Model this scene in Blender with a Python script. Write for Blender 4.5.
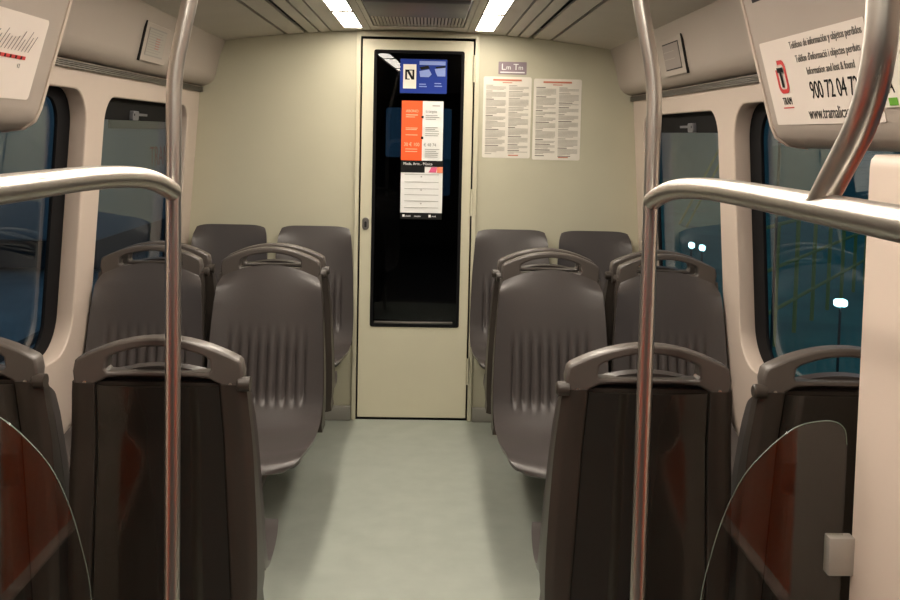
import bpy, bmesh, math, random
from mathutils import Vector, Matrix
random.seed(7)
for o in list(bpy.data.objects): bpy.data.objects.remove(o)
scene = bpy.context.scene
COL = scene.collection

# ------------------------------------------------------------------ camera
CX, CH, F_PX = 0.046, 1.53, 940.0
PPX, PPY = 450.0, 190.0            # principal point in the photograph
VX, VY, ROLL = 426.0, 133.0, 0.020 # where the car's axis meets the picture, roll
fw = Vector(((VX-PPX)/F_PX, -(VY-PPY)/F_PX, -1.0)).normalized()
up = Vector((math.sin(ROLL), math.cos(ROLL), 0.0))
up = (up - fw*up.dot(fw)).normalized()
rt = fw.cross(up)
rot = Matrix(((rt.x, rt.y, rt.z), (fw.x, fw.y, fw.z), (up.x, up.y, up.z)))
cam_d = bpy.data.cameras.new('camera')
cam = bpy.data.objects.new('camera', cam_d); COL.objects.link(cam)
cam.matrix_world = Matrix.Translation((CX, 0, CH)) @ rot.to_4x4()
cam_d.sensor_fit = 'HORIZONTAL'; cam_d.sensor_width = 36.0
cam_d.lens = 36.0*F_PX/900.0
cam_d.shift_x = (450.0-PPX)/900.0
cam_d.shift_y = -(300.0-PPY)/900.0
cam_d.clip_start = 0.02; cam_d.clip_end = 200
scene.camera = cam

# ------------------------------------------------------------------ world, exposure
w = bpy.data.worlds.new('night'); scene.world = w; w.use_nodes = True
bgn = w.node_tree.nodes['Background']
bgn.inputs['Color'].default_value = (0.19, 0.33, 0.47, 1); bgn.inputs['Strength'].default_value = 0.42
vs = scene.view_settings
vs.view_transform = 'Standard'; vs.look = 'None'; vs.gamma = 1.0; vs.use_curve_mapping = False
vs.exposure = 0.5
LAMP = 26.0            # strength of the ceiling diffusers
LAMP_COL = (1.0, 0.89, 0.75)
scene.cycles.max_bounces = 8
scene.cycles.diffuse_bounces = 5
scene.cycles.sample_clamp_indirect = 6.0
scene.cycles.caustics_reflective = False; scene.cycles.caustics_refractive = False

# ------------------------------------------------------------------ materials
def mat(name, col, rough=0.5, metal=0.0, noise=0.0, nscale=30.0, bump=0.0, emit=None, es=1.0, spec=0.5, coat=0.0, aniso=None):
    m = bpy.data.materials.new(name); m.use_nodes = True
    nt = m.node_tree; b = nt.nodes['Principled BSDF']
    b.inputs['Base Color'].default_value = (*col, 1); b.inputs['Roughness'].default_value = rough
    b.inputs['Metallic'].default_value = metal; b.inputs['Specular IOR Level'].default_value = spec
    b.inputs['Coat Weight'].default_value = coat
    if emit: b.inputs['Emission Color'].default_value = (*emit, 1); b.inputs['Emission Strength'].default_value = es
    if noise or bump:
        tc = nt.nodes.new('ShaderNodeTexCoord'); n = nt.nodes.new('ShaderNodeTexNoise')
        n.inputs['Scale'].default_value = nscale; n.inputs['Detail'].default_value = 4
        mp = nt.nodes.new('ShaderNodeMapping'); nt.links.new(tc.outputs['Object'], mp.inputs[0]); nt.links.new(mp.outputs[0], n.inputs['Vector'])
        if aniso: mp.inputs['Scale'].default_value = aniso
        if noise:
            r = nt.nodes.new('ShaderNodeMapRange'); r.inputs[1].default_value = 0.3; r.inputs[2].default_value = 0.7
            r.inputs[3].default_value = 1-noise; r.inputs[4].default_value = 1+noise
            nt.links.new(n.outputs['Fac'], r.inputs[0])
            mx = nt.nodes.new('ShaderNodeVectorMath'); mx.operation = 'SCALE'; mx.inputs[0].default_value = col
            nt.links.new(r.outputs[0], mx.inputs['Scale']); nt.links.new(mx.outputs[0], b.inputs['Base Color'])
        if bump:
            bp = nt.nodes.new('ShaderNodeBump'); bp.inputs['Strength'].default_value = bump; bp.inputs['Distance'].default_value = 0.002
            nt.links.new(n.outputs['Fac'], bp.inputs['Height']); nt.links.new(bp.outputs[0], b.inputs['Normal'])
    return m
def pane_mat(name, tint, refl=1.0, rough=0.0, ior=1.5):
    m = bpy.data.materials.new(name); m.use_nodes = True; nt = m.node_tree; nt.nodes.clear()
    out = nt.nodes.new('ShaderNodeOutputMaterial'); mx = nt.nodes.new('ShaderNodeMixShader')
    t = nt.nodes.new('ShaderNodeBsdfTransparent'); t.inputs[0].default_value = (*tint, 1)
    g = nt.nodes.new('ShaderNodeBsdfGlossy'); g.inputs['Roughness'].default_value = rough; g.inputs['Color'].default_value = (refl, refl, refl, 1)
    f = nt.nodes.new('ShaderNodeFresnel'); f.inputs['IOR'].default_value = ior
    ge = nt.nodes.new('ShaderNodeNewGeometry'); im = nt.nodes.new('ShaderNodeMapRange')   # same reflectance on both faces of the slab
    im.inputs[3].default_value = ior; im.inputs[4].default_value = 1.0/ior
    nt.links.new(ge.outputs['Backfacing'], im.inputs[0]); nt.links.new(im.outputs[0], f.inputs['IOR'])
    nt.links.new(f.outputs[0], mx.inputs[0]); nt.links.new(t.outputs[0], mx.inputs[1]); nt.links.new(g.outputs[0], mx.inputs[2])
    nt.links.new(mx.outputs[0], out.inputs[0]); return m
M = dict(
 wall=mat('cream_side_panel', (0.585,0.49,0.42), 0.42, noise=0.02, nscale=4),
 rear=mat('cream_bulkhead', (0.50,0.48,0.36), 0.5, noise=0.03, nscale=3),
 door=mat('cream_door_paint', (0.60,0.57,0.43), 0.4, noise=0.02, nscale=5),
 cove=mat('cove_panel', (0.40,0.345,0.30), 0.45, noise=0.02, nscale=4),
 ceil=mat('ceiling_panel', (0.56,0.53,0.47), 0.45, noise=0.03, nscale=5),
 ceild=mat('ceiling_void', (0.02,0.02,0.02), 0.8),
 grille=mat('grille_grey', (0.13,0.13,0.14), 0.5),
 floor=mat('vinyl_floor', (0.345,0.375,0.33), 0.42, noise=0.06, nscale=9, bump=0.05),
 lamp=mat('lamp_diffuser', (0.8,0.8,0.8), 0.5, emit=LAMP_COL, es=LAMP),
 alu=mat('ribbed_aluminium', (0.22,0.205,0.19), 0.45, 1.0),
 steel=mat('brushed_steel', (0.56,0.53,0.49), 0.32, 1.0, noise=0.05, nscale=60, aniso=(1,1,0.05), bump=0.03),
 rubber=mat('black_rubber', (0.004,0.004,0.005), 0.7, spec=0.15),
 seat=mat('seat_plastic', (0.058,0.050,0.048), 0.33, noise=0.04, nscale=200, bump=0.12),
 handle=mat('handle_plastic', (0.075,0.064,0.057), 0.36, bump=0.1, nscale=250),
 cover=mat('seat_cover_plastic', (0.033,0.026,0.021), 0.42, bump=0.1, nscale=250),
 panel=mat('glossy_back_panel', (0.018,0.015,0.012), 0.12, spec=0.55, coat=0.35),
 mat=mat('vestibule_floor_dark', (0.045,0.045,0.045), 0.7, noise=0.1, nscale=60),
 endw=mat('end_wall_grey', (0.05,0.05,0.05), 0.6),
 dark=mat('dark_gap', (0.006,0.006,0.006), 0.7),
 ped=mat('pedestal_paint', (0.30,0.29,0.26), 0.5),
 paper=mat('paper_white', (0.74,0.70,0.62), 0.55),
 sticker=mat('sticker_white', (0.74,0.66,0.60), 0.4),
 cream=mat('cream_ink', (0.62,0.60,0.48), 0.5),
 ink=mat('black_ink', (0.010,0.010,0.010), 0.7, spec=0.15),
 inkg=mat('grey_ink', (0.30,0.29,0.27), 0.6),
 red=mat('red_ink', (0.55,0.03,0.03), 0.5),
 orange=mat('orange_ink', (0.95,0.10,0.01), 0.5),
 blue=mat('blue_ink', (0.010,0.035,0.26), 0.5, spec=0.2),
 blue2=mat('pale_blue_ink', (0.22,0.30,0.62), 0.4),
 mauve=mat('mauve_ink', (0.27,0.21,0.24), 0.5),
 pink=mat('pink_ink', (0.65,0.10,0.22), 0.5),
 ored=mat('orange_red_paint', (0.78,0.10,0.012), 0.35),
 blk=mat('black_satin', (0.012,0.012,0.012), 0.35),
 clampm=mat('clamp_satin', (0.44,0.41,0.37), 0.5, 0.5),
 glassL=pane_mat('window_glass', (0.62,0.72,0.74), 0.9),
 glassS=pane_mat('screen_glass', (0.86,0.86,0.84), 1.0),
 glassD=pane_mat('tinted_door_glass', (0.35,0.4,0.45), 0.5),
 gedge=mat('glass_edge', (0.16,0.20,0.17), 0.25),
 white=mat('white_ink', (0.8,0.8,0.78), 0.5),
 green=mat('green_ink', (0.12,0.35,0.03), 0.5),
 cab=mat('cab_black', (0.010,0.010,0.012), 0.7),
 asph=mat('yard_asphalt', (0.40,0.42,0.44), 0.6, noise=0.2, nscale=1.2),
 teal=mat('yard_ground_teal', (0.13,0.38,0.30), 0.6, noise=0.25, nscale=1.2),  # teal of the light outside, put into the ground colour
 conc=mat('yard_concrete', (0.42,0.45,0.46), 0.8, noise=0.1, nscale=1),
 tramb=mat('grey_tram_paint', (0.45,0.47,0.50), 0.35),
 yellow=mat('yellow_paint', (0.62,0.55,0.16), 0.5),
 rail=mat('dull_rail', (0.10,0.10,0.11), 0.5, 0.6),
 lampw=mat('reflection_lamp', (0.8,0.9,0.9), 0.5, emit=(0.55,0.95,1.0), es=9),
 lampw2=mat('shed_window_glow', (0.3,0.4,0.6), 0.5, emit=(0.25,0.38,0.75), es=0.45),
 shed=mat('shed_cladding', (0.22,0.36,0.38), 0.7, noise=0.1, nscale=2),
)

# ------------------------------------------------------------------ helpers
def finish(name, me, m, parent=None, smooth=None):
    for x in (m if isinstance(m, (list, tuple)) else [m]): me.materials.append(x)
    if smooth is not None:
        for p in me.polygons: p.use_smooth = True
        try: me.set_sharp_from_angle(angle=math.radians(smooth))
        except Exception: pass
    o = bpy.data.objects.new(name, me); COL.objects.link(o)
    if parent: o.parent = parent
    return o
def thing(name, label, cat, loc=(0,0,0), rz=0, group=None):
    o = bpy.data.objects.new(name, None); COL.objects.link(o)
    o.empty_display_size = 0.1
    o.location = loc; o.rotation_euler = (0,0,rz); o['label'] = label; o['category'] = cat
    if group: o['group'] = group
    return o
def tag(o, label, cat, group=None):
    o['label'] = label; o['category'] = cat
    if group: o['group'] = group
    return o
def struct(o): o['kind'] = 'structure'; return o
def bm_mesh(bm, name):
    bmesh.ops.recalc_face_normals(bm, faces=bm.faces)
    me = bpy.data.meshes.new(name); bm.to_mesh(me); bm.free(); return me
def add_box(bm, x0, x1, y0, y1, z0, z1, bev=0.0, mi=0):
    r = bmesh.ops.create_cube(bm, size=1.0)
    for v in r['verts']:
        v.co = Vector(((x0+x1)/2 + v.co.x*(x1-x0), (y0+y1)/2 + v.co.y*(y1-y0), (z0+z1)/2 + v.co.z*(z1-z0)))
    fs = set(f for v in r['verts'] for f in v.link_faces)
    for f in fs: f.material_index = mi
    if bev > 0:
        es = list(set(e for v in r['verts'] for e in v.link_edges))
        bmesh.ops.bevel(bm, geom=es, offset=bev, segments=2, affect='EDGES', profile=0.5)
def box(name, x0, x1, y0, y1, z0, z1, m, parent=None, bev=0.0):
    bm = bmesh.new(); add_box(bm, x0, x1, y0, y1, z0, z1, bev)
    return finish(name, bm_mesh(bm, name), m, parent, 40 if bev else None)
def add_cyl(bm, p0, p1, r, n=20, r2=None):
    p0, p1 = Vector(p0), Vector(p1); d = p1-p0
    q = d.to_track_quat('Z', 'Y').to_matrix().to_4x4()
    bmesh.ops.create_cone(bm, cap_ends=True, segments=n, radius1=r, radius2=r if r2 is None else r2, depth=d.length,
                          matrix=Matrix.Translation((p0+p1)/2) @ q)
def smooth_path(pts, radii_bend, seg=8):
    """polyline with rounded corners"""
    out = [Vector(pts[0])]
    for i in range(1, len(pts)-1):
        a, b, c = Vector(pts[i-1]), Vector(pts[i]), Vector(pts[i+1])
        r = radii_bend[i-1] if isinstance(radii_bend, (list, tuple)) else radii_bend
        r = min(r, (b-a).length*0.49, (c-b).length*0.49)
        s = b + (a-b).normalized()*r; e = b + (c-b).normalized()*r
        for k in range(seg+1):
            t = k/seg; out.append(s*(1-t)**2 + b*2*t*(1-t) + e*t*t)
    out.append(Vector(pts[-1])); return out
def add_tube(bm, path, r, n=20, sx=1.0):
    path = [Vector(p) for p in path]
    rings = []; prev = None
    for i, p in enumerate(path):
        t = (path[min(i+1, len(path)-1)] - path[max(i-1, 0)]).normalized()
        if prev is None:
            a = t.orthogonal().normalized()
        else:
            a = (prev - t*prev.dot(t)).normalized()
        prev = a; b = t.cross(a)
        rings.append([bm.verts.new(p + (a*math.cos(2*math.pi*k/n) + b*math.sin(2*math.pi*k/n)*sx)*r) for k in range(n)])
    for i in range(len(rings)-1):
        for k in range(n):
            bm.faces.new((rings[i][k], rings[i][(k+1)%n], rings[i+1][(k+1)%n], rings[i+1][k]))
    bm.faces.new(rings[0]); bm.faces.new(rings[-1])
def tube(name, path, r, m, parent=None, n=24):
    bm = bmesh.new(); add_tube(bm, path, r, n)
    return finish(name, bm_mesh(bm, name), m, parent, 50)
def rrect(x0, x1, y0, y1, r, seg=8):
    pts = []
    for cx, cy, a in ((x1-r, y1-r, 0), (x0+r, y1-r, 90), (x0+r, y0+r, 180), (x1-r, y0+r, 270)):
        for k in range(seg+1):
            t = math.radians(a + 90*k/seg); pts.append((cx + r*math.cos(t), cy + r*math.sin(t)))
    return pts
def plate_mesh(loops, t, bev=0.0, O=(0,0,0), A=(1,0,0), B=(0,1,0)):
    """flat plate from closed 2D loops (first outer, rest holes), thickness t centred on the plane, placed by axes A, B"""
    cu = bpy.data.curves.new('plate', 'CURVE'); cu.dimensions = '2D'; cu.fill_mode = 'BOTH'
    cu.extrude = max(t/2 - bev, 0.0); cu.bevel_depth = bev; cu.bevel_resolution = 2; cu.offset = -bev
    for L in loops:
        s = cu.splines.new('POLY'); s.points.add(len(L)-1)
        for i, p in enumerate(L): s.points[i].co = (p[0], p[1], 0, 1)
        s.use_cyclic_u = True
    o = bpy.data.objects.new('plate', cu); COL.objects.link(o)
    bpy.context.view_layer.update()
    me = bpy.data.meshes.new_from_object(o.evaluated_get(bpy.context.evaluated_depsgraph_get()))
    bpy.data.objects.remove(o); bpy.data.curves.remove(cu)
    A, B = Vector(A).normalized(), Vector(B).normalized(); N = A.cross(B)
    X = Matrix(((A.x, B.x, N.x), (A.y, B.y, N.y), (A.z, B.z, N.z))).to_4x4()
    me.transform(Matrix.Translation(O) @ X)
    me.materials.clear(); return me
def plate(name, loops, t, m, parent=None, bev=0.0, O=(0,0,0), A=(1,0,0), B=(0,1,0), smooth=30):
    return finish(name, plate_mesh(loops, t, bev, O, A, B), m, parent, smooth)
def extrude_profile(name, pts, y0, y1, m, parent=None, closed=True, smooth=35, sgn=1):
    """pts: (x,z) outline, extruded along Y"""
    bm = bmesh.new()
    a = [bm.verts.new((x*sgn, y0, z)) for x, z in pts]; b = [bm.verts.new((x*sgn, y1, z)) for x, z in pts]
    n = len(pts)
    for i in range(n if closed else n-1):
        bm.faces.new((a[i], a[(i+1)%n], b[(i+1)%n], b[i]))
    if closed: bm.faces.new(a); bm.faces.new(b)
    return finish(name, bm_mesh(bm, name), m, parent, smooth)
def text_mesh(s, size, sx=1.0, thick=0.0004, align='LEFT'):
    cu = bpy.data.curves.new('t', 'FONT'); cu.body = s; cu.size = size; cu.extrude = thick; cu.align_x = align; cu.resolution_u = 3
    o = bpy.data.objects.new('t', cu); COL.objects.link(o); bpy.context.view_layer.update()
    me = bpy.data.meshes.new_from_object(o.evaluated_get(bpy.context.evaluated_depsgraph_get()))
    bpy.data.objects.remove(o); bpy.data.curves.remove(cu)
    me.transform(Matrix.Diagonal((sx, 1, 1, 1))); me.materials.clear(); return me
def frame(O, A, B):
    A, B = Vector(A).normalized(), Vector(B).normalized(); N = A.cross(B)
    return Matrix.Translation(O) @ Matrix(((A.x, B.x, N.x), (A.y, B.y, N.y), (A.z, B.z, N.z))).to_4x4()
def flat_art(name, items, fr, m, parent, lift=0.001):
    """items in 2D on the plane fr: ('r',x0,x1,y0,y1) rectangles, ('t',text,x,y,size,sx,align)"""
    bm = bmesh.new()
    for it in items:
        if it[0] == 'r':
            _, x0, x1, y0, y1 = it
            add_box(bm, x0, x1, y0, y1, lift-0.0004, lift+0.0004)
        elif it[0] == 'p':
            vs_ = [bm.verts.new((x, y, lift+0.0004)) for x, y in it[1]]; bm.faces.new(vs_)
        else:
            _, s, x, y, size, sx, al = it
            tm = text_mesh(s, size, sx, align=al); tm.transform(Matrix.Translation((x, y, lift)))
            bm.from_mesh(tm); bpy.data.meshes.remove(tm)
    me = bpy.data.meshes.new(name); bm.to_mesh(me); bm.free(); me.transform(fr)
    return finish(name, me, m, parent)

# ------------------------------------------------------------------ the car body
RW = 4.94                                 # bulkhead distance
Y0 = -2.6
TILT = 0.07
def wx(z): return 1.130 + TILT*(1.75-z)   # inner face of the side walls
ceil_z = lambda x: 2.062 - 0.075*abs(x)**2

struct(box('floor', -1.32, 1.32, 1.5, RW, -0.05, 0.0, M['floor']))
struct(box('floor_vestibule', -1.32, 1.32, Y0, 1.5, -0.05, 0.0, M['mat']))  # unseen floor, darkened to dim its reflection in the seat backs
# side walls with rounded window openings: plane coordinates a = Y, b = distance up the slope
sl = math.hypot(1, TILT)
def wall_axes(s, extra=0.0):
    # origin at z=0 on the inner face, A along +Y (or -Y on the right), B up the slope
    A = Vector((0, 1, 0)); B = Vector((-s*TILT, 0, 1)).normalized()
    O = Vector((s*(wx(0)+extra), 0, 0)); return O, A, B
WINS = [(2.02, 3.335, 0.735, 1.660, 0.13), (3.52, 4.73, 0.735, 1.645, 0.10)]
for s, side in ((-1, 'left'), (1, 'right')):
    O, A, B = wall_axes(s, 0.03)
    loops = [[(Y0, 0), (RW, 0), (RW, 2.0), (Y0, 2.0)]] + [rrect(a0, a1, b0, b1, r) for a0, a1, b0, b1, r in WINS]
    loops.append(rrect(-0.45, 1.53, 0.02, 1.90, 0.05))     # doorway
    struct(plate('wall_'+side, loops, 0.06, M['wall'], None, 0.006, O, A, B))
    for i, (a0, a1, b0, b1, r) in enumerate(WINS):
        n = (1 if s < 0 else 3) + i
        wf = struct(thing('window_%d' % n, 'x', 'window')); del wf['label'], wf['category']
        band = 0.11 if i == 0 else 0.03
        Of, _, _ = wall_axes(s, 0.063)
        outer = rrect(a0-0.02, a1+0.02, b0-0.02, b1+0.02, r)
        top = 0.03 if i == 0 else 0.022
        inner = rrect(a0+band, a1-band, b0+0.03, b1-top, 0.10 if i == 0 else 0.05)
        plate('window_gasket', [outer, inner], 0.012, M['rubber'], wf, 0.002, Of, A, B)
        Og, _, _ = wall_axes(s, 0.072)
        plate('glass_pane', [rrect(a0+band-0.01, a1-band+0.01, b0+0.02, b1-top+0.01, 0.09 if i == 0 else 0.05)], 0.004, M['glassL'], wf, 0, Og, A, B)
        if i == 1:   # hopper vent rail with latch
            Oh, _, _ = wall_axes(s, 0.052)
            plate('hopper_rail', [[(a0+0.015, b1-0.085), (a1-0.015, b1-0.085), (a1-0.015, b1-0.012), (a0+0.015, b1-0.012)]], 0.02, M['rubber'], wf, 0.003, Oh, A, B)
            Ol, _, _ = wall_axes(s, 0.036)
            plate('window_latch', [rrect(a0+0.42, a0+0.50, b1-0.085, b1-0.045, 0.01)], 0.02, M['grille'], wf, 0.003, Ol, A, B)
            plate('latch_tab', [rrect(a0+0.43, a0+0.60, b1-0.065, b1-0.055, 0.003)], 0.03, M['grille'], wf, 0.0, Ol, A, B)

# bulkhead with the doorway
DX0, DX1, DZ = -0.31, 0.305, 2.035
prof = [(-1.27, 0), (DX0, 0), (DX0, DZ), (DX1, DZ), (DX1, 0), (1.27, 0), (1.27, 2.2), (-1.27, 2.2)]
struct(plate('wall_rear', [prof], 0.06, M['rear'], None, 0, (0, RW+0.03, 0), (1,0,0), (0,0,1)))
struct(box('wall_front', -1.3, 1.3, Y0-0.05, Y0, 0, 2.2, M['endw']))
struct(box('baseboard_left', -wx(0.06), DX0-0.015, RW-0.035, RW-0.001, 0, 0.075, M['ped'], bev=0.006))
struct(box('baseboard_right', DX1+0.015, wx(0.06), RW-0.035, RW-0.001, 0, 0.075, M['ped'], bev=0.006))
# door frame (trim) around the leaf
struct(plate('trim_1', [[(DX0-0.012, 0), (DX0+0.010, 0), (DX0+0.010, DZ-0.010), (DX1-0.010, DZ-0.010), (DX1-0.010, 0), (DX1+0.012, 0), (DX1+0.012, DZ+0.022), (DX0-0.012, DZ+0.022)]],
       0.02, M['door'], None, 0.003, (0, RW-0.008, 0), (1,0,0), (0,0,1)))
# cab door
dr = struct(thing('door_1', 'x', 'door')); del dr['label'], dr['category']
LX0, LX1, LZ = DX0+0.018, DX1-0.018, DZ-0.022
GX0, GX1, GZ0, GZ1 = -0.228, 0.236, 0.505, 1.955
plate('door_leaf', [[(LX0, 0.012), (LX1, 0.012), (LX1, LZ), (LX0, LZ)], rrect(GX0, GX1, GZ0, GZ1, 0.012)], 0.04, M['door'], dr, 0.004, (0, RW+0.018, 0), (1,0,0), (0,0,1))
plate('window_gasket', [rrect(GX0-0.004, GX1+0.004, GZ0-0.004, GZ1+0.004, 0.012), rrect(GX0+0.012, GX1-0.012, GZ0+0.012, GZ1-0.012, 0.01)], 0.02, M['rubber'], dr, 0.003, (0, RW+0.002, 0), (1,0,0), (0,0,1))
plate('glass_pane', [rrect(GX0+0.008, GX1-0.008, GZ0+0.008, GZ1-0.008, 0.01)], 0.004, M['glassD'], dr, 0, (0, RW+0.0168, 0), (1,-0.029,0), (0,0,1))
o = box('sill_bar', GX0+0.018, GX1-0.030, RW-0.010, RW+0.006, GZ0+0.014, GZ0+0.026, M['alu'], dr, 0.003); 
o = plate('door_lock', [rrect(-0.017, 0.017, -0.032, 0.032, 0.015)], 0.012, M['alu'], dr, 0.003, (LX0+0.030, RW-0.006, 1.048), (1,0,0), (0,0,1))
plate('keyhole', [rrect(-0.006, 0.006, -0.020, 0.012, 0.005)], 0.004, M['dark'], o, 0, (LX0+0.030, RW-0.0135, 1.048), (1,0,0), (0,0,1))
for z0, z1 in ((1.80, 1.94), (1.10, 1.24), (0.20, 0.34)):
    bm = bmesh.new(); add_cyl(bm, (DX1-0.012, RW-0.020, z0), (DX1-0.012, RW-0.020, z1), 0.007, 12)
    finish('hinge', bm_mesh(bm, 'hinge'), M['door'], dr, 40)
# dark driving cab behind the glass, with its windscreen opening
bm = bmesh.new()
add_box(bm, -1.2, 1.2, RW+0.07, 6.45, -0.05, 0.0); add_box(bm, -1.2, 1.2, RW+0.07, 6.45, 2.2, 2.25)
add_box(bm, -1.25, -1.2, RW+0.07, 6.45, -0.05, 2.25); add_box(bm, 1.2, 1.25, RW+0.07, 6.45, -0.05, 2.25)
finish('wall_cab', bm_mesh(bm, 'wall_cab'), M['cab'])['kind'] = 'structure'
struct(plate('wall_windscreen', [[(-1.25,-0.05), (1.25,-0.05), (1.25,2.25), (-1.25,2.25)], rrect(-0.23, 0.00, 1.36, 1.70, 0.02), rrect(0.03, 0.22, 1.10, 1.70, 0.02)], 0.05, M['cab'], None, 0, (0, 6.48, 0), (1,0,0), (0,0,1)))
struct(plate('window_5', [[(-0.25,1.0),(0.25,1.0),(0.25,1.75),(-0.25,1.75)]], 0.004, M['glassL'], None, 0, (0, 6.52, 0), (1,0,0), (0,0,1)))

# ceiling: panels with dark joints, everything curved a little
def cpanel(bm, x0, x1, y0, y1, t=0.012, dz=0.0, n=6, mi=0):
    top = []; bot = []
    for k in range(n+1):
        x = x0 + (x1-x0)*k/n; z = ceil_z(x)+dz
        top.append((x, z+t)); bot.append((x, z))
    pts = bot + top[::-1]
    a = [bm.verts.new((x, y0, z)) for x, z in pts]; b = [bm.verts.new((x, y1, z)) for x, z in pts]
    N = len(pts)
    fs = [bm.faces.new((a[i], a[(i+1) % N], b[(i+1) % N], b[i])) for i in range(N)] + [bm.faces.new(a), bm.faces.new(b)]
    for f in fs: f.material_index = mi
GR = (4.74, 3.70)    # grille extent
bm = bmesh.new()
for s in (-1, 1):
    for x0, x1 in ((0.698, 1.04), (0.597, 0.682), (0.521, 0.572), (0.459, 0.511), (0.382, 0.449)):
        cpanel(bm, min(s*x0, s*x1), max(s*x0, s*x1), Y0, RW)

LY = [(4.175, 4.79), (3.20, 4.13), (2.20, 3.17), (1.0, 2.17), (-0.2, 0.97)]
for s in (-1, 1):
    cpanel(bm, min(s*0.280, s*0.382), max(s*0.280, s*0.382), 4.795, RW); cpanel(bm, min(s*0.280, s*0.382), max(s*0.280, s*0.382), 4.131, 4.174)
    cpanel(bm, min(s*0.250, s*0.281), max(s*0.250, s*0.281), Y0, RW)
cpanel(bm, -0.246, 0.246, GR[0]+0.005, RW); cpanel(bm, -0.246, 0.246, Y0, GR[1])
struct(finish('ceiling', bm_mesh(bm, 'ceiling'), M['ceil'], None, 30))
bm = bmesh.new(); add_box(bm, -1.3, 1.3, Y0, RW+0.02, 2.14, 2.17)
for s in (-1, 1):                                       # the void above the joints
    add_box(bm, min(s*0.37, s*1.1), max(s*0.37, s*1.1), Y0, RW, 2.09, 2.13)
struct(finish('ceiling_void', bm_mesh(bm, 'ceiling_void'), M['ceild']))
# return air grille
g = thing('air_grille', 'dark grey air grille with fine slots in the middle of the ceiling', 'ceiling grille', (0, 4.2, 2.06))
bm = bmesh.new()
add_box(bm, -0.246, -0.225, -0.50, 0.54, -0.006, 0.012); add_box(bm, 0.225, 0.246, -0.50, 0.54, -0.006, 0.012)
add_box(bm, -0.225, 0.225, 0.50, 0.54, -0.006, 0.012); add_box(bm, -0.225, 0.225, -0.50, -0.47, -0.006, 0.012)
finish('grille_frame', bm_mesh(bm, 'gf'), M['ceil'], g)
bm = bmesh.new()
for k in range(27):
    x = -0.213 + k*0.0164
    add_box(bm, x-0.005, x+0.005, 0.005, 0.495, -0.004, 0.006)
finish('grille_slats', bm_mesh(bm, 'gs'), M['ceil'], g)
box('grille_backing', -0.225, 0.225, 0.0, 0.50, 0.007, 0.012, M['dark'], g)
bm = bmesh.new(); add_box(bm, -0.215, 0.215, -0.465, -0.005, -0.022, 0.01, 0.008)
finish('filter_panel', bm_mesh(bm, 'fp'), M['grille'], g, 40)
# lamps
for s, side in ((-1, 'left'), (1, 'right')):
    for k, (a, b) in enumerate(LY):
        where = ['short one nearest the bulkhead', 'long one next to the short end one', 'third from the bulkhead', 'fourth from the bulkhead', 'above the vestibule', 'behind the camera', 'last at the far end'][k]
        t = thing('ceiling_light', 'flush lit %s ceiling light diffuser, %s' % (side, where), 'ceiling light', (s*0.331, (a+b)/2, ceil_z(0.331)), 0, 'ceiling light strips')
        h = (b-a)/2
        plate('diffuser', [rrect(-0.044, 0.044, -h+0.006, h-0.006, 0.006)], 0.006, M['lamp'], t, 0, (0, 0, 0.003), (1,0,0), (0,1,0))
        bm = bmesh.new()
        add_box(bm, -0.0495, -0.0445, -h, h, -0.003, 0.012); add_box(bm, 0.0445, 0.0495, -h, h, -0.003, 0.012)
        add_box(bm, -0.0445, 0.0445, h-0.005, h, -0.003, 0.012); add_box(bm, -0.0445, 0.0445, -h, -h+0.005, -0.003, 0.012)
        finish('light_frame', bm_mesh(bm, 'lf'), M['ceil'], t)

# coves
cove = [(1.128, 1.748), (1.105, 1.752), (1.080, 1.764), (1.062, 1.785), (1.052, 1.81), (1.030, 1.91), (1.005, 1.975), (0.985, 2.03), (1.2, 2.06), (1.2, 1.748)]
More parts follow.
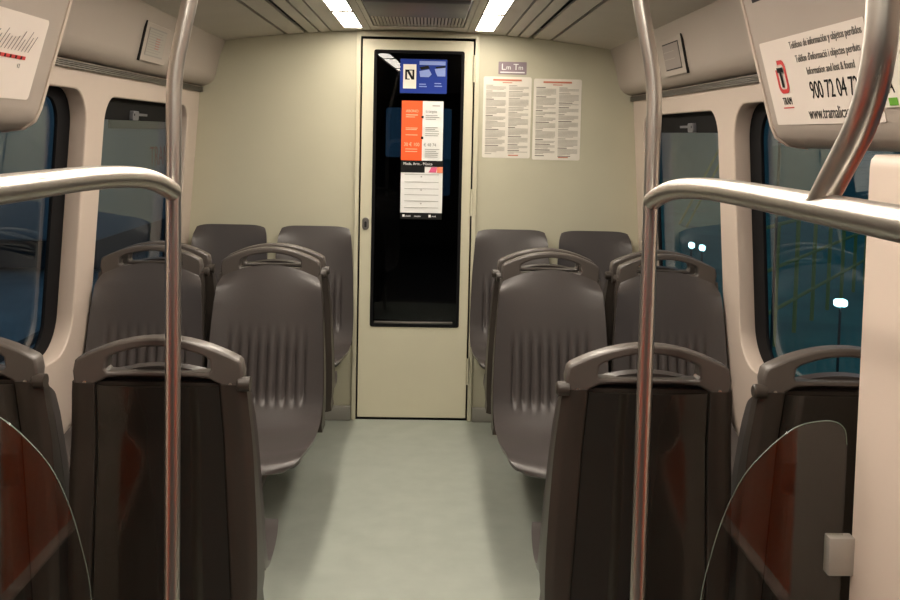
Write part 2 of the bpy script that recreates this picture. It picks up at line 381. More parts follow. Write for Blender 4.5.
# flared housings over the vestibule, nearer the camera
hous = [(1.19, 1.510), (1.110, 1.510), (1.055, 1.518), (1.022, 1.540), (1.006, 1.575), (0.918, 1.885), (0.862, 2.06), (1.2, 2.08)]
for s, side in ((-1, 'left'), (1, 'right')):
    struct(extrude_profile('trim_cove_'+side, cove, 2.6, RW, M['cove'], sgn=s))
    # ribbed strip under the cove
    rib = [(1.135, 1.746)]
    for k in range(4):
        z = 1.742 - k*0.0062; rib += [(1.115, z), (1.115, z-0.0035), (1.124, z-0.0040), (1.124, z-0.0060)]
    rib += [(1.137, 1.719)]
    struct(extrude_profile('trim_strip_'+side, rib, 2.6, RW-0.001, M['alu'], sgn=s))
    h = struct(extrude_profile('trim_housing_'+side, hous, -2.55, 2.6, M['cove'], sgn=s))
    extrude_profile('housing_slot', [(0.9165, 1.896), (0.9115, 1.896), (0.9040, 1.918), (0.9100, 1.918)], 0.2, 2.52, M['dark'], h, sgn=s)
    edge_line = [(x-0.0035, z-0.0035 if k < 4 else z) for k, (x, z) in enumerate(hous[1:-1])]
    extrude_profile('housing_edge_line', edge_line + [(x+0.004, z+0.003) for x, z in reversed(hous[1:-1])], 2.588, 2.603, M['wall'], h, sgn=s)  # strip added in the paler wall colour to draw a light edge line
    # pillar beside the doorway: leans back under the housing
    pil = [(0.920, 0.0), (0.920, 1.480), (0.922, 1.496), (0.930, 1.506), (0.975, 1.508), (1.05, 1.508), (1.14, 1.507), (wx(0.8)-0.001, 0.80), (wx(0)-0.001, 0.0)]
    struct(extrude_profile('wall_pillar_'+side, [(x+(0.016 if s > 0 and x < 1.0 else 0), z) for x, z in pil], 1.56, 1.86, M['wall'], sgn=s))
    # guessed vestibule doors, out of view, added for their red reflections
    d = struct(thing('door_%d' % (2 if s < 0 else 3), 'x', 'd')); del d['label'], d['category']
    O, A, B = wall_axes(s, 0.05)
    for a0, a1 in ((-0.44, 0.53), (0.54, 1.52)):
        plate('door_leaf', [[(a0, 0.025), (a1, 0.025), (a1, 1.89), (a0, 1.89)], rrect(a0+0.13, a1-0.13, 0.75, 1.70, 0.06)], 0.035, M['ored'], d, 0.003, O, A, B)
        plate('glass_pane', [rrect(a0+0.12, a1-0.12, 0.74, 1.71, 0.06)], 0.005, M['glassL'], d, 0, O, A, B)

# access panels on the coves
def face_frame(s, x, z, dx, dz, y):
    """frame on an inward facing slope: A along the viewer's left-to-right, B up the slope"""
    B = Vector((s*dx, 0, dz)).normalized()
    A = Vector((0, 1, 0)) if s < 0 else Vector((0, -1, 0))
    # normal A x B must point inwards (-s)
    N = A.cross(B)
    assert N.x*s < 0
    return Vector((s*x, y, z)), A, B
for s, side in ((-1, 'left'), (1, 'right')):
    O, A, B = face_frame(s, 1.041, 1.860, -0.022, 0.10, 3.80)
    N = A.cross(B)
    p = thing('notice_frame', 'small framed notice on the %s cove above the farther window' % side, 'notice', O, 0, 'cove notices')
    plate('notice_plate', [rrect(-0.17, 0.17, -0.075, 0.075, 0.012)], 0.006, M['cove'], p, 0.002, N*0.003, A, B)
    e = -1 if s < 0 else 1
    plate('edge_gasket', [rrect(min(e*0.176, e*0.1715), max(e*0.176, e*0.1715), -0.078, 0.078, 0.003)], 0.010, M['dark'], p, 0.0, N*0.004, A, B)
    m_ = M['paper'] if s < 0 else M['mauve']
    plate('paper_notice', [[(-0.125,-0.052),(0.115,-0.052),(0.115,0.058),(-0.125,0.058)]], 0.002, M['dark'] if s > 0 else M['inkg'], p, 0, N*0.006, A, B)
    plate('notice_sheet', [[(-0.120,-0.047),(0.110,-0.047),(0.110,0.053),(-0.120,0.053)]], 0.002, mat('notice_grey_'+side, (0.36,0.33,0.29) if s < 0 else (0.26,0.22,0.20), 0.4), p, 0, N*0.007, A, B)
    fr = frame(N*0.008, A, B)
    its = []; itr = []
    for k in range(9):
        y = 0.043 - k*0.010
        its.append(('r', -0.110, -0.110+random.uniform(0.15, 0.205), y-0.0012, y+0.0012))
        if s < 0 and 1 < k < 7: itr.append(('r', -0.02, 0.03, y-0.0035, y+0.0005))
    if s < 0:
        flat_art('printed_lines', its, fr, M['inkg'], p); flat_art('red_print', itr, fr, mat('faded_red', (0.42,0.20,0.17), 0.6), p, 0.002)
    else:
        flat_art('printed_lines', its[2:8:3], fr, M['cove'], p)

# ------------------------------------------------------------------ signs on the flared housings
hdx, hdz = 0.088, 0.31
def hface(s, y, up):        # point on the housing face at height fraction along slope
    L = math.hypot(hdx, hdz); return face_frame(s, 1.006 - hdx/L*up, 1.575 + hdz/L*up, -hdx, hdz, y)
# right: information sticker
O, A, B = hface(1, 2.545, -0.014); N = A.cross(B)
st = thing('information_sticker', 'large white sticker with telephone number on the right housing, beside the bent pole', 'sticker', O)
plate('sticker_sheet', [rrect(0.0, 0.605, 0.012, 0.238, 0.006)], 0.0016, M['sticker'], st, 0, N*0.001, A, B)
fr = frame(N*0.0018, A, B)
flat_art('lettering', [
  ('t', 'Teléfono de información y objetos perdidos', 0.200, 0.206, 0.026, 0.84, 'LEFT'),
  ('t', "Telèfon d'informació i objectes perduts", 0.220, 0.170, 0.026, 0.84, 'LEFT'),
  ('t', 'Information and lost & found', 0.270, 0.136, 0.026, 0.84, 'LEFT')], fr, mat('grey_lettering', (0.13,0.12,0.11), 0.5), st)
flat_art('phone_number', [('t', '900 72 04 72', 0.265, 0.076, 0.062, 0.78, 'LEFT')], fr, M['ink'], st)
flat_art('web_address', [('t', 'www.tramalicante.es', 0.225, 0.026, 0.042, 0.84, 'LEFT')], fr, mat('grey_lettering_dark', (0.07,0.065,0.06), 0.5), st)
# logo: red bracket ring round a black T
cx_, cy_ = 0.108, 0.140
ring_o = rrect(cx_-0.034, cx_+0.034, cy_-0.044, cy_+0.044, 0.022); 
plate('emblem_ring', [ring_o, rrect(cx_-0.023, cx_+0.023, cy_-0.033, cy_+0.033, 0.013)], 0.001, M['red'], st, 0, Vector(fr.translation)+N*0.001, A, B)
flat_art('emblem_gap', [('r', cx_-0.034, cx_-0.012, cy_+0.020, cy_+0.046)], fr, M['sticker'], st, 0.0022)
flat_art('emblem_letter', [('r', cx_-0.019, cx_+0.019, cy_+0.012, cy_+0.025), ('r', cx_-0.006, cx_+0.006, cy_-0.028, cy_+0.025)], fr, M['ink'], st, 0.003)
flat_art('emblem_word', [('t', 'TRAM', cx_, 0.066, 0.028, 0.8, 'CENTER')], fr, M['ink'], st)
flat_art('emblem_rule', [('r', cx_-0.034, cx_+0.034, 0.056, 0.059)], fr, M['red'], st)
# second sticker at the picture's right edge
O, A, B = hface(1, 1.932, 0.0); N = A.cross(B)
s2 = thing('symbol_sticker', 'white sticker with yellow, green and black marks at the right picture edge', 'sticker', O)
plate('sticker_sheet', [rrect(0.0, 0.36, 0.03, 0.200, 0.006)], 0.0016, M['paper'], s2, 0, N*0.0032, A, B)
fr = frame(N*0.0042, A, B)
flat_art('black_marks', [('t', '(i)', 0.035, 0.105, 0.06, 0.8, 'LEFT'), ('t', 'A', 0.035, 0.060, 0.05, 0.8, 'LEFT')], fr, M['ink'], s2)
flat_art('green_mark', [('r', 0.03, 0.065, 0.034, 0.050)], fr, M['green'], s2)
flat_art('yellow_mark', [('r', 0.03, 0.065, 0.17, 0.185)], fr, M['yellow'], s2)
# left: notice with slanted print
O, A, B = hface(-1, 2.50, 0.0); N = A.cross(B)
ls = thing('route_sticker', 'white sticker with slanted black lines over a red band on the left housing', 'sticker', O)
plate('sticker_sheet', [rrect(-0.75, 0.0, 0.020, 0.235, 0.012)], 0.0016, M['sticker'], ls, 0, N*0.001, A, B)
fr = frame(N*0.0018, A, B)
its = []
for k in range(34):
    x = -0.050 - k*0.019; L = random.uniform(0.030, 0.055)
    its.append(('p', [(x-0.033, 0.142), (x-0.029, 0.142), (x-0.029+L*0.75, 0.142+L), (x-0.033+L*0.75, 0.142+L)]))
flat_art('slanted_print', its, fr, mat('grey_print', (0.14,0.11,0.10), 0.5), ls)
flat_art('red_band', [('r', -0.72, -0.085, 0.122, 0.131)], fr, M['red'], ls)
flat_art('stop_dots', [('r', -0.110-k*0.03-0.004, -0.110-k*0.03+0.004, 0.1225, 0.1305) for k in range(20)], fr, M['ink'], ls, 0.0018)
flat_art('small_print', [('t', '4 2', -0.120, 0.100, 0.016, 0.8, 'LEFT')], fr, M['inkg'], ls)

# ------------------------------------------------------------------ papers on the bulkhead and the door
def bulk_frame(x, z, y=RW-0.0015): return (x, y, z), (1,0,0), (0,0,1)
def rules_poster(x, z, label, seed):
    rnd = random.Random(seed)
    O, A, B = bulk_frame(x, z)
    p = thing('rules_poster', label, 'poster', O, 0, 'rules posters')
    W, H = 0.252, 0.425
    plate('paper_sheet', [rrect(0, W, 0, H, 0.010)], 0.0015, M['paper'], p, 0, (0,0,0), A, B)
    fr = frame((0, -0.0010, 0), A, B)
    l1, l2, rr = [], [], []
    for c, x0 in enumerate((0.014, 0.134)):
        y = H-0.046
        while y > 0.020:
            n = rnd.randint(2, 6)
            (l2 if rnd.random() < 0.4 else l1).append(('r', x0, x0+rnd.uniform(0.03, 0.08), y-0.002, y+0.002)); y -= 0.0075
            for k in range(n):
                if y < 0.018: break
                l1.append(('r', x0, x0+(0.104 if k < n-1 else rnd.uniform(0.03, 0.1)), y-0.0014, y+0.0014)); y -= 0.0062
            y -= 0.004
    rr += [('r', 0.050, 0.200, H-0.022, H-0.013), ('r', 0.10, 0.15, H-0.033, H-0.029), ('r', 0.137, 0.190, 0.012, 0.017)]
    flat_art('printed_text', l1, fr, mat('pale_print', (0.44,0.42,0.37), 0.6), p); flat_art('bold_print', l2, fr, mat('dark_print', (0.24,0.22,0.20), 0.6), p)
    flat_art('red_heading', rr, fr, mat('red_heading', (0.62,0.22,0.14), 0.6), p)
rules_poster(0.342, 1.408, 'white rules poster with red heading on bulkhead, nearer the door, below mauve sticker', 3)
rules_poster(0.606, 1.402, 'white rules poster with red heading on bulkhead, farther right from the door', 5)
O, A, B = bulk_frame(0.418, 1.845)
p = thing('mauve_sticker', 'small mauve sticker with white symbols above the left rules poster', 'sticker', O)
plate('sticker_sheet', [rrect(0, 0.148, 0, 0.066, 0.004)], 0.0015, M['mauve'], p, 0, (0,0,0), A, B)
fr = frame((0, -0.001, 0), A, B)
flat_art('white_symbols', [('t', 'L', 0.014, 0.024, 0.046, 1.1, 'LEFT'), ('t', 'm', 0.040, 0.026, 0.034, 1.0, 'LEFT'), ('t', 'T', 0.078, 0.024, 0.046, 1.0, 'LEFT'), ('t', 'm', 0.104, 0.026, 0.034, 1.0, 'LEFT'),
                           ('r', 0.010, 0.138, 0.008, 0.014)], fr, M['white'], p)

DY = RW+0.008
O, A, B = bulk_frame(-0.095, 1.737, DY)
p = thing('blue_sign', 'blue card with a black N emblem at the top of the door glass', 'sign', O)
plate('card', [rrect(0, 0.245, 0, 0.178, 0.003)], 0.0015, M['blue'], p, 0, (0,0,0), A, B)
fr = frame((0, -0.001, 0), A, B)
flat_art('white_panel', [('r', 0.016, 0.084, 0.024, 0.150)], fr, M['paper'], p)
flat_art('letter_emblem', [('r', 0.026, 0.036, 0.070, 0.118), ('r', 0.064, 0.074, 0.070, 0.118), ('p', [(0.030,0.122),(0.044,0.122),(0.074,0.070),(0.060,0.070)]), ('r', 0.026,0.074,0.117,0.122), ('r', 0.026,0.050,0.070,0.075)], fr, M['ink'], p, 0.002)
flat_art('pale_patches', [('p', [(0.10,0.115),(0.150,0.125),(0.165,0.10),(0.150,0.085),(0.105,0.085)]), ('p', [(0.180,0.128),(0.236,0.135),(0.236,0.090),(0.195,0.090),(0.185,0.11)]), ('r', 0.10,0.236,0.148,0.168), ('r',0.10,0.135,0.045,0.050), ('r',0.10,0.140,0.033,0.038), ('r',0.18,0.215,0.050,0.055), ('r',0.18,0.22,0.036,0.041)], fr, M['blue2'], p)
flat_art('dark_patches', [('p', [(0.10,0.135),(0.145,0.145),(0.155,0.130),(0.110,0.122)]), ('p', [(0.182,0.138),(0.236,0.146),(0.236,0.136),(0.190,0.130)])], fr, M['ink'], p, 0.002)

O, A, B = bulk_frame(-0.083, 1.385, DY)
p = thing('ticket_poster', 'orange and white notice taped on the door glass under the blue card', 'poster', O)
plate('paper_sheet', [rrect(0, 0.218, 0, 0.312, 0.002)], 0.0015, M['white'], p, 0, (0,0,0), A, B)
fr = frame((0, -0.001, 0), A, B)
flat_art('orange_half', [('r', 0.0, 0.109, 0.0, 0.312)], fr, M['orange'], p)
flat_art('white_lettering', [('t', 'ABONO', 0.022, 0.252, 0.020, 0.9, 'LEFT'), ('r', 0.022, 0.085, 0.236, 0.240), ('r', 0.022, 0.070, 0.226, 0.229), ('r', 0.022, 0.085, 0.168, 0.171),('r', 0.022, 0.080, 0.160, 0.163),('r', 0.022, 0.085, 0.132, 0.135),
  ('t', '30 € 100', 0.014, 0.075, 0.026, 0.85, 'LEFT'), ('r', 0.022,0.085,0.058,0.061), ('r', 0.022,0.085,0.045,0.048)], fr, mat('pale_orange_ink', (0.9,0.55,0.35), 0.5), p, 0.002)
flat_art('grey_lettering', [('t', 'la targeta', 0.125, 0.252, 0.020, 0.8, 'LEFT'), ('r',0.160,0.200,0.286,0.290),
  ('t', '€ 48 74', 0.118, 0.075, 0.024, 0.85, 'LEFT')] + [('r', 0.125, 0.125+random.uniform(0.05,0.08), y, y+0.003) for y in (0.236,0.226,0.216,0.172,0.163,0.154,0.140,0.130,0.058,0.048,0.038,0.028,0.018)], fr, mat('mid_grey_ink', (0.22,0.22,0.20), 0.6), p, 0.002)
flat_art('black_dots', [('r', 0.103,0.115,0.222,0.234), ('r',0.103,0.115,0.112,0.126)], fr, M['ink'], p, 0.003)
O, A, B = bulk_frame(-0.082, 1.075, DY)
p = thing('timetable_poster', 'white sheet with black top and bottom bands, lowest on the door glass', 'poster', O)
plate('paper_sheet', [rrect(0, 0.220, 0, 0.308, 0.002)], 0.0015, M['white'], p, 0, (0,0,0), A, B)
fr = frame((0, -0.001, 0), A, B)
flat_art('black_band', [('r', 0, 0.22, 0.278, 0.308), ('r', 0, 0.125, 0.246, 0.278), ('r', 0, 0.22, 0, 0.034)], fr, M['ink'], p)
flat_art('white_lettering', [('t', 'Moda, Arte... Música', 0.012, 0.286, 0.020, 0.92, 'LEFT'), ('r', 0.012,0.024,0.012,0.024), ('t','tram', 0.028,0.012,0.016,0.9,'LEFT'), ('t','museu', 0.075,0.012,0.014,0.9,'LEFT'), ('r',0.150,0.162,0.011,0.024), ('t','vive', 0.166,0.012,0.016,0.9,'LEFT')], fr, M['white'], p, 0.002)
flat_art('pink_picture', [('p', [(0.145,0.248),(0.185,0.248),(0.190,0.276),(0.160,0.276)])], fr, M['pink'], p, 0.002)
flat_art('orange_picture', [('r', 0.190,0.220,0.246,0.278)], fr, mat('salmon_ink',(0.8,0.25,0.12),0.5), p, 0.002)
flat_art('printed_lines', [('r', 0.02, 0.20, y, y+0.0022) for y in (0.235,0.195,0.160,0.128,0.095,0.060)] + [('r', 0.104,0.112,y,y+0.005) for y in (0.222,0.152,0.080)], fr, M['inkg'], p)

# ------------------------------------------------------------------ seats
PROF = [(0.0,1.038), (0.010,0.985), (0.022,0.92), (0.040,0.82), (0.060,0.71), (0.080,0.61), (0.096,0.545), (0.118,0.500), (0.150,0.468), (0.20,0.450), (0.28,0.441), (0.38,0.441), (0.47,0.446), (0.515,0.445), (0.540,0.437), (0.552,0.420)]
WID = [(1.038,0.185), (0.985,0.197), (0.92,0.203), (0.82,0.211), (0.71,0.217), (0.61,0.221), (0.545,0.222), (0.500,0.222), (0.468,0.221)]
def catmull(pts, n):
    P = [Vector(p) for p in pts]; out = []
    for i in range(len(P)-1):
        p0, p1, p2, p3 = P[max(i-1,0)], P[i], P[i+1], P[min(i+2, len(P)-1)]
        for k in range(n):
            t = k/n
            out.append(0.5*((2*p1) + (-p0+p2)*t + (2*p0-5*p1+4*p2-p3)*t*t + (-p0+3*p1-3*p2+p3)*t**3))
    out.append(P[-1]); return out
W_BY_I = [0.183,0.197,0.203,0.211,0.217,0.221,0.222,0.222,0.221,0.220,0.216,0.208,0.196,0.183,0.168,0.140]
full = catmull([(p[0], p[1], w_) for p, w_ in zip(PROF, W_BY_I)], 5)
SPLIT = 8*5
def smoothstep(a, b, x):
    t = max(0, min(1, (x-a)/(b-a))); return t*t*(3-2*t)
def shell(name, i0, i1, thick, top_round, nu=84, crown=False):
    bm = bmesh.new(); front = []; back = []
    us = [-1+2*k/nu for k in range(nu+1)]
    for i in range(i0, i1+1):
        f, z, hw = full[i]
        a = full[max(i-1,0)]; b = full[min(i+1,len(full)-1)]
        t = Vector((b[0]-a[0], b[1]-a[1])).normalized(); n = Vector((-t.y, t.x))   # towards the sitter
        if n.x < 0 and n.y < 0: n = -n
        rf, rb = [], []
        for u in us:
            x = u*hw
            c = 0.020*abs(u)**3 * smoothstep(1.03, 0.95, z)         # edges curl forward
            if z < 0.46 and f > 0.4: c *= (1 - smoothstep(0.42, 0.54, f))
            zz = z
            if i < 5:   # crowned top edge
                drop = (0.030 if crown else 0.014)*abs(u)**(3 if crown else 6)
                zz = z - drop*(1-i/5)*top_round
            if crown and i < 12:
                zz = z - (0.016 + 0.045*u*u)*(1-i/12)
            dsp = 0
            if 0.50 < z < 0.81 and f < 0.13:
                ph = x/0.0365
                env = smoothstep(0.505, 0.56, z)*smoothstep(0.0, 1.0, (0.80-z)/0.10)
                lat = smoothstep(0.165, 0.145, abs(x))
                dsp = (-0.0120*(0.5+0.5*math.cos(2*math.pi*ph))**2.2 + 0.0015)*env*lat
            nn = n*(c+dsp)
            bow = 0
            if i1 > SPLIT+2 and f > 0.46: bow = 0.030*(abs(u)**3)*smoothstep(0.46, 0.55, f)
            y = -(f + nn.x - bow); z2 = zz + nn.y
            rf.append(bm.verts.new((x, y, z2)))
            nb = n*c
            xb = x*(1-0.02); rb.append(bm.verts.new((xb, -(f + nb.x - n.x*thick - bow), zz + nb.y - n.y*thick)))
        front.append(rf); back.append(rb)
    R = len(front)
    for i in range(R-1):
        for k in range(nu):
            bm.faces.new((front[i][k], front[i][k+1], front[i+1][k+1], front[i+1][k]))
            bm.faces.new((back[i][k], back[i+1][k], back[i+1][k+1], back[i][k+1]))
        bm.faces.new((front[i][0], front[i+1][0], back[i+1][0], back[i][0]))
        bm.faces.new((front[i][nu], back[i][nu], back[i+1][nu], front[i+1][nu]))
    for k in range(nu):
        bm.faces.new((front[0][k], back[0][k], back[0][k+1], front[0][k+1]))
        bm.faces.new((front[-1][k], front[-1][k+1], back[-1][k+1], back[-1][k]))
    return bm_mesh(bm, name)
ME = {}
def keep(name, me, m, ang=35):
    me.materials.append(m)
    for p in me.polygons: p.use_smooth = True
    me.set_sharp_from_angle(angle=math.radians(ang)); ME[name] = me
keep('backrest', shell('backrest', 0, SPLIT, 0.022, 1.0, crown=True), M['seat'], 50)
keep('backrest_plain', shell('backrest_plain', 0, SPLIT, 0.045, 1.0), M['seat'], 50)
keep('seat', shell('seat', SPLIT, len(full)-1, 0.016, 1.0), M['seat'], 50)
# rear cover: side rims standing proud of a recess that holds the glossy panel
def cover_mesh():
    bm = bmesh.new(); rows = []
    zs = [0.985 - k*(0.985-0.415)/20 for k in range(21)]
    for z in zs:
        # interpolate the profile
        f = hw = None
        for a, b in zip(full, full[1:]):
            if a[1] >= z >= b[1]:
                t = (a[1]-z)/max(a[1]-b[1], 1e-6); f = a[0]+(b[0]-a[0])*t; hw = a[2]+(b[2]-a[2])*t; break
        if f is None: f, hw = 0.12, 0.221
        fr_ = min(f, 0.115); f = min(f, 0.030 + (1.0-z)*0.03)
        d = 0.062
        inn = 0.142 + (1.0-z)*0.045
        e = 0.014 - (fr_ - f)
        sec = [(-hw, e), (-hw, 0.045), (-hw+0.012, d-0.004), (-hw+0.022, d), (-inn-0.004, d), (-inn, d-0.002), (-inn, d-0.016),
               (inn, d-0.016), (inn, d-0.002), (inn+0.004, d), (hw-0.022, d), (hw-0.012, d-0.004), (hw, 0.045), (hw, e)]
        rows.append([bm.verts.new((x, -(f - dd), z)) for x, dd in sec])
    n = len(rows[0])
    for i in range(len(rows)-1):
        for k in range(n):
            bm.faces.new((rows[i][k], rows[i][(k+1)%n], rows[i+1][(k+1)%n], rows[i+1][k]))
    bm.faces.new(rows[0]); bm.faces.new(rows[-1])
    return bm_mesh(bm, 'rear_cover')
def panel_mesh():
    bm = bmesh.new(); rows = []
    for k in range(19):
        z = 0.978 - k*(0.978-0.43)/18
        f = None
        for a, b in zip(full, full[1:]):
            if a[1] >= z >= b[1]:
                t = (a[1]-z)/max(a[1]-b[1], 1e-6); f = a[0]+(b[0]-a[0])*t; break
        if f is None: f = 0.12
        f = min(f, 0.030 + (1.0-z)*0.03)
        d = 0.062; inn = 0.142 + (1.0-z)*0.045 - 0.005
        sec = []
        for j in range(13):
            u = -1+2*j/12; sec.append((u*inn, d + 0.012*(1-u*u) - 0.008))
        sec = [(-inn, d-0.014)] + sec + [(inn, d-0.014)]
        rows.append([bm.verts.new((x, -(f - dd), z)) for x, dd in sec])
    n = len(rows[0])
    for i in range(len(rows)-1):
        for k in range(n):
            bm.faces.new((rows[i][k], rows[i][(k+1)%n], rows[i+1][(k+1)%n], rows[i+1][k]))
    bm.faces.new(rows[0]); bm.faces.new(rows[-1])
    return bm_mesh(bm, 'back_panel')
keep('rear_cover', cover_mesh(), M['cover'], 35)
keep('back_panel', panel_mesh(), M['panel'], 35)
# grab handle: arch with a slot, horns running down to the bolt blocks
def arc_pts(x0, x1, z_side, z_mid, n=16):
    return [(x0+(x1-x0)*k/n, z_side + (z_mid-z_side)*(1-(2*k/n-1)**2)) for k in range(n+1)]
outer = [(-0.190, 0.985), (-0.193, 1.010), (-0.188, 1.034)] + arc_pts(-0.180, 0.180, 1.041, 1.087)[0:] + [(0.188, 1.034), (0.193, 1.010), (0.190, 0.985)]
low = [(0.185, 0.966), (0.160, 0.964), (0.138, 0.985), (0.114, 0.996)] + [(0.110-0.22*k/10, 0.996 + 0.006*(1-(2*k/10-1)**2)) for k in range(1, 10)] + [(-0.114, 0.996), (-0.138, 0.985), (-0.160, 0.964), (-0.185, 0.966)]
slot = [(-0.114, 1.010)] + [(-0.119, 1.016), (-0.116, 1.038)] + arc_pts(-0.107, 0.107, 1.045, 1.067, 12) + [(0.116, 1.038), (0.119, 1.016), (0.114, 1.010)]
hm = plate_mesh([outer+low, slot[::-1]], 0.046, 0.006, (0, 0.024, 0), (1,0,0), (0,0,1))
keep('grab_handle', hm, M['handle'], 40)
bm = bmesh.new(); add_cyl(bm, (-0.012, 0, 0), (0.014, 0, 0), 0.0165, 20); add_cyl(bm, (0.014, 0, 0), (0.018, 0, 0), 0.0165, 20, 0.012)
keep('bolt', bm_mesh(bm, 'bolt'), M['cover'], 40)
bm = bmesh.new(); add_cyl(bm, (0, -0.002, 0), (0, 0.002, 0), 0.004, 12); keep('screw', bm_mesh(bm, 'screw'), M['steel'], 40)
bm = bmesh.new(); add_box(bm, -0.035, 0.035, -0.32, -0.16, 0.02, 0.425, 0.01); add_box(bm, -0.05, 0.05, -0.36, -0.12, 0.0, 0.025, 0.006)
keep('pedestal', bm_mesh(bm, 'pedestal'), M['ped'], 40)

def make_seat(kind, aisle, label, group, x, y, rz, scale=(1,1,1)):
    """kind: 'handle' or 'plain'; aisle: +1/-1, the local side that carries the pivot bolt"""
    t = thing('tram_seat', label, 'seat', (x, y, 0), rz, group)
    def part(nm, loc=(0,0,0), parent=None, m=None):
        o = bpy.data.objects.new(nm, ME[nm]); COL.objects.link(o); o.parent = parent or t; o.location = loc; return o
    b = part('backrest' if kind == 'handle' else 'backrest_plain'); b.name = 'backrest'; part('seat'); part('pedestal', (-aisle*0.14, 0, 0))
    t.scale = scale
    if kind == 'handle':
        part('rear_cover'); part('back_panel')
        h = part('grab_handle')
        part('bolt', (aisle*0.197, 0.040, 0.985), h)
        for s in (-1, 1): part('screw', (s*0.165, 0.048, 0.985), h)
    return t
PI = math.pi
XA, XW = 0.530, 0.977
G1, G2, G3, G4 = 'seats against the bulkhead', 'seats facing the camera in the middle row', 'seats back to back behind the middle row', 'nearest seats turned away from the camera'
for s, sd in ((-1, 'left'), (1, 'right')):
    make_seat('plain', -s, 'grey plastic seat without handle against bulkhead, next to cab door on its %s' % sd, G1, s*0.508-0.008, 4.865, 0, (0.95,1,1))
    make_seat('plain', -s, 'grey plastic seat without handle against bulkhead, in the far %s corner' % sd, G1, s*0.945-0.008, 4.865, 0, (0.95,1,1))
    make_seat('handle', -s, 'grey ribbed seat facing the camera on the aisle, middle row, %s side' % sd, G2, s*XA, 3.53, 0, (0.97,1,1))
    make_seat('handle', -s, 'grey ribbed seat facing the camera beside the window, middle row, %s side' % sd, G2, s*XW, 3.53, 0, (0.98,1,1))
    make_seat('handle', s, 'grey seat facing the bulkhead, hidden behind the %s aisle seat of the middle row' % sd, G3, s*XA, 3.70, PI)
    make_seat('handle', s, 'grey seat facing the bulkhead, hidden behind the %s window seat of the middle row' % sd, G3, s*XW, 3.70, PI)
    make_seat('handle', s, 'nearest %s aisle seat seen from behind, glossy dark back, crossed by the steel pole' % sd, G4, s*XA + (0.022 if s > 0 else 0.0), 2.09, PI, (0.96,1,0.985))
    make_seat('handle', s, 'nearest %s window seat seen from behind, partly covered by the glass screen' % sd, G4, s*0.975 + (0.018 if s > 0 else 0.0), 2.09, PI, (0.96,1,0.985))

# ------------------------------------------------------------------ poles and rails
R = 0.0156
for s, sd, px in ((-1, 'left', 0.459), (1, 'right', 0.507)):
    p = thing('grab_pole', 'upright brushed steel pole in front of the nearest %s aisle seat' % sd, 'pole', (s*px, 1.90, 0), 0, 'upright steel poles')
    tube('pole_tube', smooth_path([(0,0,0.004), (0,0,1.635), (-s*0.085, 0, ceil_z(px-0.085)-0.003)], 0.05), R, M['steel'], p)
    bm = bmesh.new(); add_cyl(bm, (0,0,0), (0,0,0.012), 0.04, 24); finish('floor_flange', bm_mesh(bm, 'ff'), M['steel'], p, 40)
    bm = bmesh.new(); add_cyl(bm, (-s*0.083,0,ceil_z(px-0.085)-0.012), (-s*0.085,0,ceil_z(px-0.085)), 0.034, 24); finish('ceiling_flange', bm_mesh(bm, 'cf'), M['steel'], p, 40)
    rl = thing('hand_rail', 'horizontal steel hand rail curving down onto the %s pole' % sd, 'hand rail', (s*px, 1.90, 1.415), 0, 'horizontal hand rails')
    xx = 0.03 if s < 0 else 0.0
    path = [(0,-0.014,-0.012), (0,-0.07,0.002), (0,-0.16,0.018), (0,-0.28,0.029), (0,-0.48,0.036), (0,-0.8,0.037), (0,-1.4,0.037), (0,-2.6,0.037)]
    tube('rail_tube', catmull(path, 6), 0.0185, M['steel'], rl)
# branch tube on the right rail
br = thing('branch_pole', 'bent steel tube rising from the right hand rail to the ceiling', 'pole', (0.507, 1.068, 1.455))
tube('pole_tube', smooth_path([(0, 0.02, -0.004), (0, -0.115, 0.125), (0, -0.120, 0.585)], [0.075], 12), 0.0165, M['steel'], br)

# ------------------------------------------------------------------ glass screens
half = [(0.600, 0.30), (0.600, 0.45), (0.612, 0.60), (0.628, 0.68), (0.652, 0.765), (0.688, 0.845), (0.738, 0.905), (0.790, 0.948), (0.838, 0.962), (0.873, 0.961), (0.893, 0.945), (0.898, 0.915)]
curve_pts = catmull([(a, b, 0) for a, b in half], 5)
for s, sd in ((-1, 'left'), (1, 'right')):
    g = thing('glass_screen', 'rounded clear glass screen behind the nearest %s window seat' % sd, 'glass screen', (0.018 if s > 0 else 0, 1.86, 0), 0, 'glass screens')
    pts = [(s*p.x, p.y) for p in curve_pts] + [(s*0.897, 0.30)]
    plate('glass_pane', [pts], 0.006, M['glassS'], g, 0.0, (0,0,0), (1,0,0), (0,0,1))
    bm = bmesh.new(); add_tube(bm, [Vector((s*p.x, 0, p.y)) for p in curve_pts], 0.0011, 8)
    finish('polished_edge', bm_mesh(bm, 'pe'), M['gedge'], g, 50)
    for z in (0.685, 0.34):
        x0, x1 = sorted((s*0.866, s*0.919))
        c = box('clamp', x0, x1, -0.014, 0.014, z-0.040, z+0.040, M['clampm'], g, 0.003)

# ------------------------------------------------------------------ outside, seen through the windows
struct(box('ground', -40, 1.4, -20, 70, -0.60, -0.40, M['asph']))
struct(box('ground_platform', 1.4, 40, -20, 70, -0.60, -0.40, M['teal']))
t = thing('yard_shed', 'pale blue lit shed far outside the right windows', 'building', (14.0, 24, -0.4))
box('wall', -2.5, 6, -14, 30, 0, 7, M['shed'], t)
for k in range(6):
    box('window', -2.54, -2.50, -11+k*4, -9+k*4, 2.4, 3.9, M['lampw2'], t)
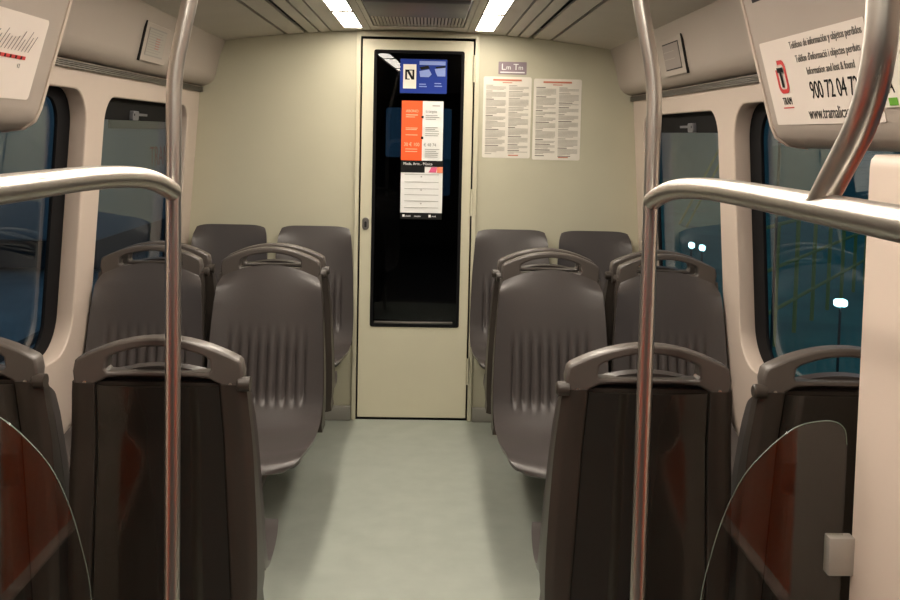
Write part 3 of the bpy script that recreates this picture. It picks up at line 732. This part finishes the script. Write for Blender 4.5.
# platform fence in yellow
f = thing('platform_fence', 'tall yellow tube fence far outside the right windows', 'fence', (3.7, 24, -0.4))
bm = bmesh.new()
for z in (0.9, 1.5, 2.05): add_cyl(bm, (0, -4, z), (0.6, 9, z), 0.016, 8)
finish('fence_rail', bm_mesh(bm, 'fr'), M['yellow'], f)
for k in range(9):
    bm = bmesh.new(); add_cyl(bm, (k*0.07, -4+k*1.6, 0), (k*0.07, -4+k*1.6, 2.08), 0.016, 8); finish('fence_post', bm_mesh(bm, 'fpo'), M['yellow'], f)
st2 = thing('stair_frame', 'yellow and blue maintenance stair far outside the nearer right window', 'stair', (5.6, 17.2, -0.4))
bm = bmesh.new()
add_cyl(bm, (-0.7, 0, 0.3), (0.9, 1.5, 2.6), 0.02, 8); add_cyl(bm, (-0.7, 0.5, 0.3), (0.9, 2.0, 2.6), 0.02, 8)
finish('stair_rail', bm_mesh(bm, 'sr'), M['yellow'], st2)
bm = bmesh.new()
for k in range(8): add_box(bm, -0.7+k*0.2, -0.5+k*0.2, k*0.19, 0.5+k*0.19, 0.28+k*0.28, 0.31+k*0.28)
finish('stair_treads', bm_mesh(bm, 'stt'), M['shed'], st2)
box('landing', 0.8, 2.2, 1.3, 3.2, 2.5, 2.6, M['conc'], st2)
for x, y, z, lb in ((3.22, 7.0, 0.31, 'low lit lamp added outside for a reflection-like spot in the nearer right window'), (2.64, 9.0, 0.50, 'lit lamp added outside for a reflection-like spot in the farther right window, left of a pair'), (2.76, 9.05, 0.47, 'lit lamp added outside for a reflection-like spot in the farther right window, right of a pair'), (2.55, 6.6, 1.80, 'lit lamp added outside for a reflection-like spot high at the corner of the nearer right window')):
    l = thing('reflection_lamp', lb, 'lamp', (x, y, -0.4), 0, 'lamps added for window reflections')  # lamps added for bright spots that look like reflections in the glass
    bm = bmesh.new(); add_cyl(bm, (0,0,0), (0,0,z+0.36), 0.010, 10); finish('post', bm_mesh(bm, 'lp'), M['rail'], l)
    plate('lit_head', [rrect(-0.045 if 'low' in lb else -0.025, 0.045 if 'low' in lb else 0.025, -0.028, 0.028, 0.02)], 0.06, M['lampw'], l, 0.01, (0, 0, z+0.4), (1,0,0), (0,0,1))
wf2 = thing('walkway_fence', 'low yellow guard rail crossing the nearer right window outside', 'fence', (2.9, 8.0, -0.4))
bm = bmesh.new()
for z in (0.35, 0.75, 1.15): add_cyl(bm, (0, 0, z), (3.2, 4.6, z), 0.018, 8)
finish('fence_rail', bm_mesh(bm, 'wr'), M['yellow'], wf2)
for k in range(8):
    bm = bmesh.new(); add_cyl(bm, (k*0.45, k*0.65, 0), (k*0.45, k*0.65, 1.17), 0.022, 8); finish('fence_post', bm_mesh(bm, 'wp'), M['yellow'], wf2)
# neighbouring tram and shelter on the left
tr = thing('neighbour_tram', 'grey tram with red lettering standing outside the left windows', 'tram', (-4.1, 13, -0.4))
box('body', -2.2, 0, -1.0, 22, 0.45, 3.4, M['tramb'], tr, 0.08)
box('window_band', -0.0, 0.02, -0.6, 21.6, 1.9, 2.8, M['blk'], tr)
box('underframe', -2.0, -0.15, -0.6, 21.6, 0.05, 0.45, M['rail'], tr)
fr = frame((0.015, 0, 0), (0,1,0), (0,0,1))
flat_art('lettering', [('t', 'TRAM ALICANTE', 1.2, 1.35, 0.42, 0.9, 'LEFT')], fr, M['red'], tr, 0.004)
bmr = bmesh.new()
for k in range(3):
    pass
for x in (-2.4, -3.4): add_box(bmr, x-0.035, x+0.035, -10, 60, -0.40, -0.34)
struct(finish('trim_track', bm_mesh(bmr, 'track'), M['rail']))
w_ = thing('depot_wall', 'long pale concrete depot wall outside the left windows', 'wall', (-7.5, 15, -0.4))
box('wall_panel', -0.2, 0.2, -16, 30, 0, 2.6, M['conc'], w_)
